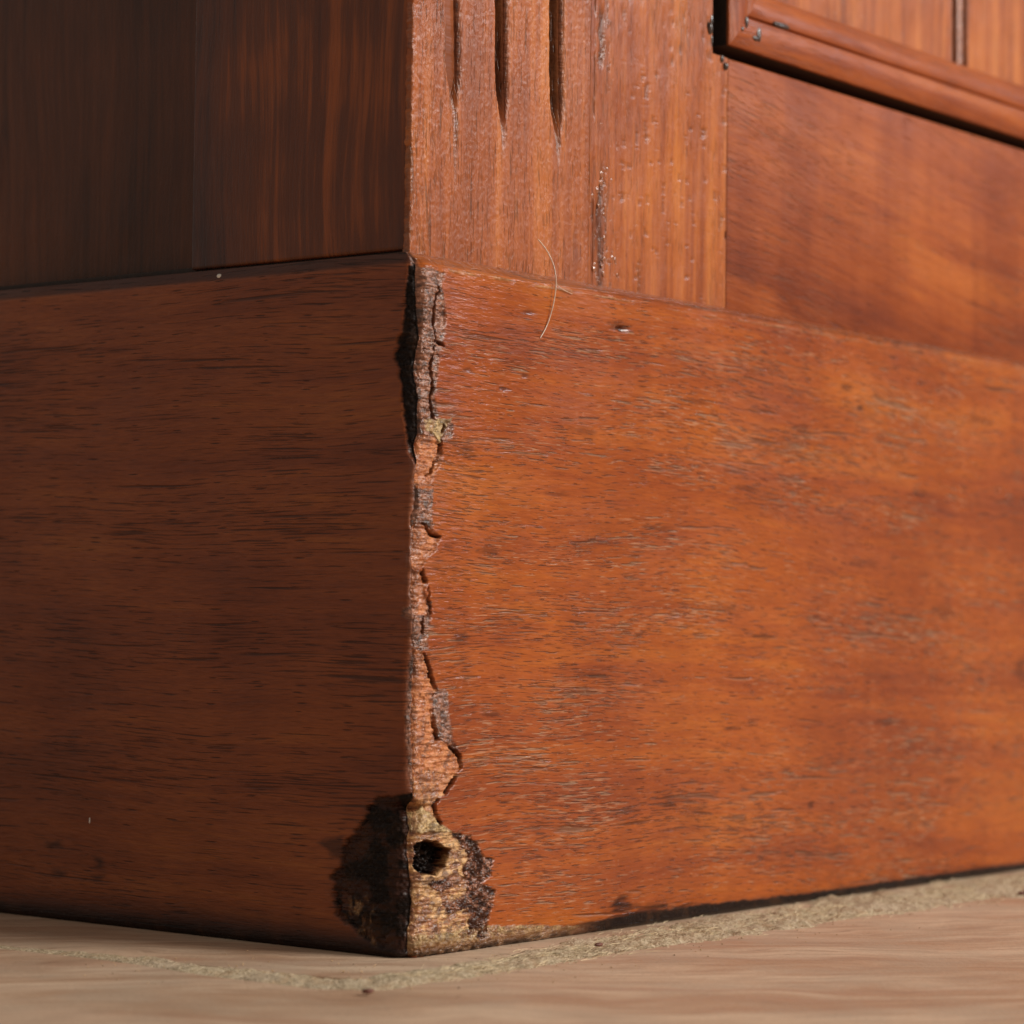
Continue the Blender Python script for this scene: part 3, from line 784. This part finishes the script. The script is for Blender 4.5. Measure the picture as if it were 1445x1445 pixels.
me = bpy.data.meshes.new("varnish_blisters"); bm.to_mesh(me); bm.free(); me.materials.append(M_BLIS)
o = add("varnish_blisters", me, cab); o['kind'] = 'stuff'

# ------------------------------------------------------------ floor


def floor_mat(name, seed):
    T = NT(name)
    obj, x, y, z = T.coord()
    ca, sa = math.cos(math.radians(-47)), math.sin(math.radians(-47))
    g = T.math('ADD', T.math('MULTIPLY', x, ca), T.math('MULTIPLY', y, sa))
    a = T.math('ADD', T.math('MULTIPLY', x, -sa), T.math('MULTIPLY', y, ca))
    wv = T.noise(T.comb(T.math('MULTIPLY', g, 12), T.math('MULTIPLY', a, 18), seed), 1, 3)
    a = T.math('MULTIPLY_ADD', wv, 0.045, a)
    sc = lambda p, q, k=0.0: T.comb(T.math('MULTIPLY', g, p), T.math('MULTIPLY', a, q), seed+k)
    f1 = T.noise(sc(16, 75), 1, 5, 0.6, 0.8)
    f2 = T.noise(sc(60, 420, 2), 1, 4, 0.6)
    f3 = T.noise(sc(9, 120, 4), 1, 3, 0.5)
    col = T.mix(T.mr(f1, 0.34, 0.64), (0.43, 0.265, 0.165), (0.60, 0.43, 0.295))
    col = T.mix(T.mr(f3, 0.5, 0.72, 0, 0.45), col, (0.38, 0.20, 0.13))
    col = T.mix(T.mr(f2, 0.42, 0.70, 0, 0.6), col, (0.31, 0.185, 0.12))
    fp = T.noise(sc(140, 1500, 6), 1, 3, 0.6)
    col = T.mix(T.mr(fp, 0.60, 0.70, 0, 0.5), col, (0.20, 0.11, 0.07))
    gr = T.noise(obj, 38, 5, 0.65)
    col = T.mix(T.mr(gr, 0.42, 0.66, 0, 0.5), col, (0.42, 0.32, 0.23))
    sp = T.noise(obj, 260, 4, 0.7)
    col = T.mix(T.mr(sp, 0.70, 0.76, 0, 0.5), col, (0.2, 0.1, 0.06))
    h = T.math('MULTIPLY_ADD', f2, 0.6, T.noise(obj, 900, 3))
    T.bsdf(col, T.mr(f1, 0.3, 0.7, 0.46, 0.58), T.bump(h, 1.0, 0.00012), 0.4)
    return T.m


def filler_mat():
    T = NT("sandy_joint_filler")
    obj, x, y, z = T.coord()
    n1 = T.noise(obj, 320, 4, 0.65)
    n2 = T.noise(obj, 1500, 4, 0.65)
    n3 = T.noise(obj, 70, 3, 0.6)
    col = T.mix(T.mr(n2, 0.35, 0.65), (0.34, 0.25, 0.145), (0.62, 0.50, 0.34))
    col = T.mix(T.mr(n1, 0.45, 0.68, 0, 0.6), col, (0.42, 0.26, 0.14))
    col = T.mix(T.mr(n3, 0.45, 0.7, 0, 0.6), col, (0.52, 0.40, 0.28))
    col = T.mix(T.mr(n1, 0.68, 0.74, 0, 0.7), col, (0.14, 0.08, 0.04))
    T.bsdf(col, 0.75, T.bump(n2, 1.0, 0.0006), 0.3)
    return T.m


M_FL = floor_mat("pale_floor_wood", 3.0)
M_FL2 = floor_mat("pale_floor_wood_inner", 9.0)
M_FILL = filler_mat()
floor = bpy.data.objects.new("floor", None)
COL.objects.link(floor); floor.location = (0, 0, -0.0004); floor['kind'] = 'structure'


def poly_slab(name, mat, pts, thick, parent, bev):
    bm = bmesh.new()
    vs = [bm.verts.new((a*mm, b*mm, 0)) for a, b in pts]
    f = bm.faces.new(vs)
    bmesh.ops.recalc_face_normals(bm, faces=[f])
    if f.normal.z < 0:
        f.normal_flip()
    ex = bmesh.ops.extrude_face_region(bm, geom=[f])
    for v in [e for e in ex['geom'] if isinstance(e, bmesh.types.BMVert)]:
        v.co.z = -thick*mm
    bmesh.ops.recalc_face_normals(bm, faces=bm.faces)
    top = [e for e in bm.edges if all(abs(v.co.z) < 1e-7 for v in e.verts)]
    bmesh.ops.bevel(bm, geom=top, offset=bev*mm, segments=3, profile=0.5, affect='EDGES')
    me = bpy.data.meshes.new(name)
    bm.to_mesh(me); bm.free(); me.materials.append(mat)
    return add(name, me, parent)


# centre line of the joint, with half width, mm (x, y, half)
JP = [(-38.5, 400, 1.4), (-36.5, 150, 1.6), (-34.5, 64, 1.9), (-31.5, 36, 2.7), (-31.0, 8, 5.6), (-27.5, -12, 6.2),
      (-10, -16.5, 5.4), (3.5, -15.8, 5.2), (36, -13.4, 8.0), (70, -12.4, 9.6), (135, -13.0, 12.0), (190, -14.0, 13.0), (300, -15, 13), (460, -16, 13)]
inner = [(460, -14), (300, -12), (190, -9.5), (135, -7), (70, -8), (36, -8.6), (3, -11.6), (-22, -11.5), (-25, 0), (-27, 12), (-29.5, 36), (-33.0, 64), (-35.4, 150), (-37.6, 400), (460, 400)]
outer = [(460, -30), (300, -28), (190, -25.5), (135, -22.8), (70, -20.8), (36, -19.8), (3, -19.6), (-30, -20.2), (-36, -12), (-36.4, 12), (-33.8, 36), (-36.0, 64), (-37.8, 150), (-39.6, 400), (-1200, 400), (-1200, -1200), (460, -1200)]
poly_slab("floorboard", M_FL2, inner, 18, floor, 0.5)
poly_slab("floorboard", M_FL, outer, 18, floor, 0.5)
slab("subfloor", M_DARK, -1.2, 1.2, -1.2, 1.2, -0.03, -0.0185, parent=floor, bev=0.001)
slab("floorboard", M_FL2, 0.4605, 1.2, -1.2, 0.4, -0.018, -0.0001, parent=floor, bev=0.0005)
slab("floorboard", M_FL2, -1.2, 1.2, 0.4015, 1.2, -0.018, -0.0001, parent=floor, bev=0.0005)

# filler bed as a relief sheet following the joint
J = np.array(JP, dtype=float)
seg = np.r_[0, np.cumsum(np.hypot(np.diff(J[:, 0]), np.diff(J[:, 1])))]
S_ = np.unique(np.r_[np.arange(250, 700, 0.45), np.arange(0, 250, 4), np.arange(700, seg[-1], 3)])
cx = np.interp(S_, seg, J[:, 0]); cy = np.interp(S_, seg, J[:, 1]); hwid = np.interp(S_, seg, J[:, 2])
ker = np.ones(25)/25
sm = lambda q: np.convolve(np.pad(q, 12, mode='edge'), ker, 'valid')
cx, cy, hwid = sm(cx), sm(cy), sm(hwid)
tx, ty = np.gradient(cx), np.gradient(cy); ln_ = np.hypot(tx, ty); tx /= ln_; ty /= ln_
T_ = np.linspace(-1.35, 1.35, 56)
SS, TT = np.meshgrid(S_, T_, indexing='ij')
off = TT*hwid[:, None]
X = cx[:, None]-ty[:, None]*off
Y = cy[:, None]+tx[:, None]*off
prof = 0.9*(1-np.abs(TT)**2.6)
H = prof*(0.35+0.5*fbm(X/9, Y/9, 81))+1.0*(fbm(X/1.6, Y/1.6, 82)-.5)+1.6*(fbm(X/6, Y/6, 83)-.5)+1.1*(fbm(X/22, Y/22, 84)-.5)-0.12
H = H*sstep(1.35, 1.15, np.abs(TT))-0.8*sstep(1.1, 1.35, np.abs(TT))
H = np.minimum(H, 1.6)
tap = np.interp(S_, seg, [.35, .35, .4, .6, .8, .9, .9, 1, 1.2, 1.2, 1.2, 1.1, 1, 1])
H = H*tap[:, None]
jf = add("joint_filler", grid_mesh("joint_filler", np.stack([X, Y, H], -1)*mm, M_FILL, flip=True), floor)
jf['label'] = "rough sandy filler in the joint that runs round the cabinet"

# loose fibres lying on the filler
nf = 4200
sv = seg[5]+6+(seg[12]-seg[5]-6)*RNG.rand(nf)**0.9
V_, F_ = [], []
for i in range(nf):
    s = sv[i]
    t = float(np.clip(RNG.normal(0, 0.55), -1.25, 1.25))
    if fbm(np.array(s/14), np.array(t+3.0), 90) < 0.40 and RNG.rand() < 0.85:
        continue
    px = np.interp(s, S_, cx); py = np.interp(s, S_, cy); hw_ = np.interp(s, S_, hwid)
    nx, ny = -np.interp(s, S_, ty), np.interp(s, S_, tx)
    px += nx*t*hw_; py += ny*t*hw_
    ang = math.radians(-15)+RNG.normal(0, 0.7)
    L_ = RNG.uniform(0.8, 2.6)*(1.3 if 330 < s < 480 else 1)
    el = RNG.uniform(0.0, 0.55)
    h0 = 0.05+0.45*max(0, 1-abs(t))
    dx, dy, dz = math.cos(ang)*math.cos(el), math.sin(ang)*math.cos(el), math.sin(el)
    r_ = RNG.uniform(0.035, 0.075)
    b0 = len(V_)
    for k in range(3):
        f_ = k/2
        c_ = (px+dx*L_*f_, py+dy*L_*f_, h0+dz*L_*(f_-0.55*f_*f_))
        rr = r_*(1-0.6*f_)
        for j in range(3):
            an = j*2.094
            V_.append(((c_[0]-dy*rr*math.cos(an))*mm, (c_[1]+dx*rr*math.cos(an))*mm, (c_[2]+rr*math.sin(an))*mm))
    for k in range(2):
        for j in range(3):
            F_.append((b0+k*3+j, b0+k*3+(j+1) % 3, b0+k*3+3+(j+1) % 3, b0+k*3+3+j))
GV, GF = [], []
for i in range(900):
    s = seg[3]+(seg[12]-seg[3])*RNG.rand()
    t = RNG.normal(0, 1.5)
    px = np.interp(s, S_, cx)-np.interp(s, S_, ty)*t*7; py = np.interp(s, S_, cy)+np.interp(s, S_, tx)*t*7
    if px > -0.5 and py > -0.5:
        continue
    r_ = RNG.uniform(0.06, 0.22)*(1.6 if RNG.rand() < 0.06 else 1)
    b0 = len(GV)
    for q in ((1, 0, 0), (-1, 0, 0), (0, 1, 0), (0, -1, 0), (0, 0, 1), (0, 0, -0.5)):
        k_ = r_*RNG.uniform(0.6, 1.3)
        GV.append(((px+q[0]*k_)*mm, (py+q[1]*k_)*mm, (r_*0.5+q[2]*k_*0.8)*mm))
    for f_ in ((0, 2, 4), (2, 1, 4), (1, 3, 4), (3, 0, 4), (2, 0, 5), (1, 2, 5), (3, 1, 5), (0, 3, 5)):
        GF.append(tuple(b0+q for q in f_))
me = bpy.data.meshes.new("loose_grit"); me.from_pydata(GV, [], GF); me.materials.append(plain("sandy_grit", (0.42, 0.28, 0.15), 0.8, 0, 260, 0.7))
o = add("loose_grit", me, floor); o['kind'] = 'stuff'
M_FIB = plain("pale_fibre", (0.62, 0.50, 0.32), 0.6, 0, 300, 0.35)
me = bpy.data.meshes.new("loose_fibres"); me.from_pydata(V_, [], F_); me.materials.append(M_FIB)
o = add("loose_fibres", me, floor); o['kind'] = 'stuff'


# ------------------------------------------------------------ small loose things
def strand(name, pts, r, mat):
    cu = bpy.data.curves.new(name, 'CURVE'); cu.dimensions = '3D'
    sp = cu.splines.new('NURBS'); sp.points.add(len(pts)-1)
    for p, q in zip(sp.points, pts):
        p.co = (q[0]*mm, q[1]*mm, q[2]*mm, 1)
    sp.use_endpoint_u = True; sp.order_u = 4; cu.bevel_depth = r*mm; cu.bevel_resolution = 2; cu.resolution_u = 12
    ob = bpy.data.objects.new(name, cu); COL.objects.link(ob)
    dg = bpy.context.evaluated_depsgraph_get()
    me = bpy.data.meshes.new_from_object(ob.evaluated_get(dg))
    bpy.data.objects.remove(ob)
    me.materials.append(mat)
    for p in me.polygons:
        p.use_smooth = True
    return add(name, me)


M_HAIR = plain("pale_hair", (0.62, 0.47, 0.36), 0.35, 0.3, 500, 0.15, 0.00001)
h = strand("hair", [(36.2, 1.9, 126.2), (37.4, 0.9, 124.6), (38.2, -0.3, 122.0), (38.5, -0.8, 118.6), (38.1, -0.6, 115.2), (37.3, -0.35, 112.2), (36.2, -0.2, 109.8), (34.6, -0.1, 108.0)], 0.10, M_HAIR)
h['label'] = "thin pale curved hair stuck over the top edge of the front plinth board"; h['category'] = "hair"
h = strand("hair", [(38.6, -0.5, 118.4), (39.6, -0.35, 117.6), (41.5, -0.25, 117.2), (44, -0.2, 116.9)], 0.06, M_HAIR)
h['label'] = "short loose fibre caught on the plinth edge beside the longer curved hair"; h['category'] = "fibre"


def speck(name, c, r, mat, label, cat, seed):
    o = blob(name, mat, (0, 0, 0), r, None, 2, seed)
    o.location = Vector(c)*mm
    o['label'] = label; o['category'] = cat
    return o


M_BRN = plain("dark_brown_crumb", (0.12, 0.035, 0.018), 0.6)
M_WHT = plain("white_fleck", (0.75, 0.70, 0.62), 0.6)
speck("crumb", (-36.4, -22.6, 0.3), (1.1, 0.8, 0.45), M_BRN, "dark brown crumb on the bare floor in front of the corner", "crumb", 3)
speck("splinter", (171.8, -27.5, 0.45), (4.2, 0.8, 0.4), M_BRN, "dark brown splinter lying on the floor at the right edge", "splinter", 4)
speck("crumb", (30.5, -17.5, 1.0), (1.2, 0.6, 0.4), M_BRN, "reddish brown crumb lying in the sandy joint filler", "crumb", 5)
speck("paint_fleck", (0.4, 47.1, 118.7), (0.35, 0.5, 0.42), M_WHT, "tiny white fleck on the top edge of the shaded side plinth board", "fleck", 6)
speck("paint_fleck", (0.0, 77.9, 18.7), (0.12, 0.18, 0.6), M_WHT, "tiny pale fleck stuck low on the shaded side plinth board", "fleck", 7)
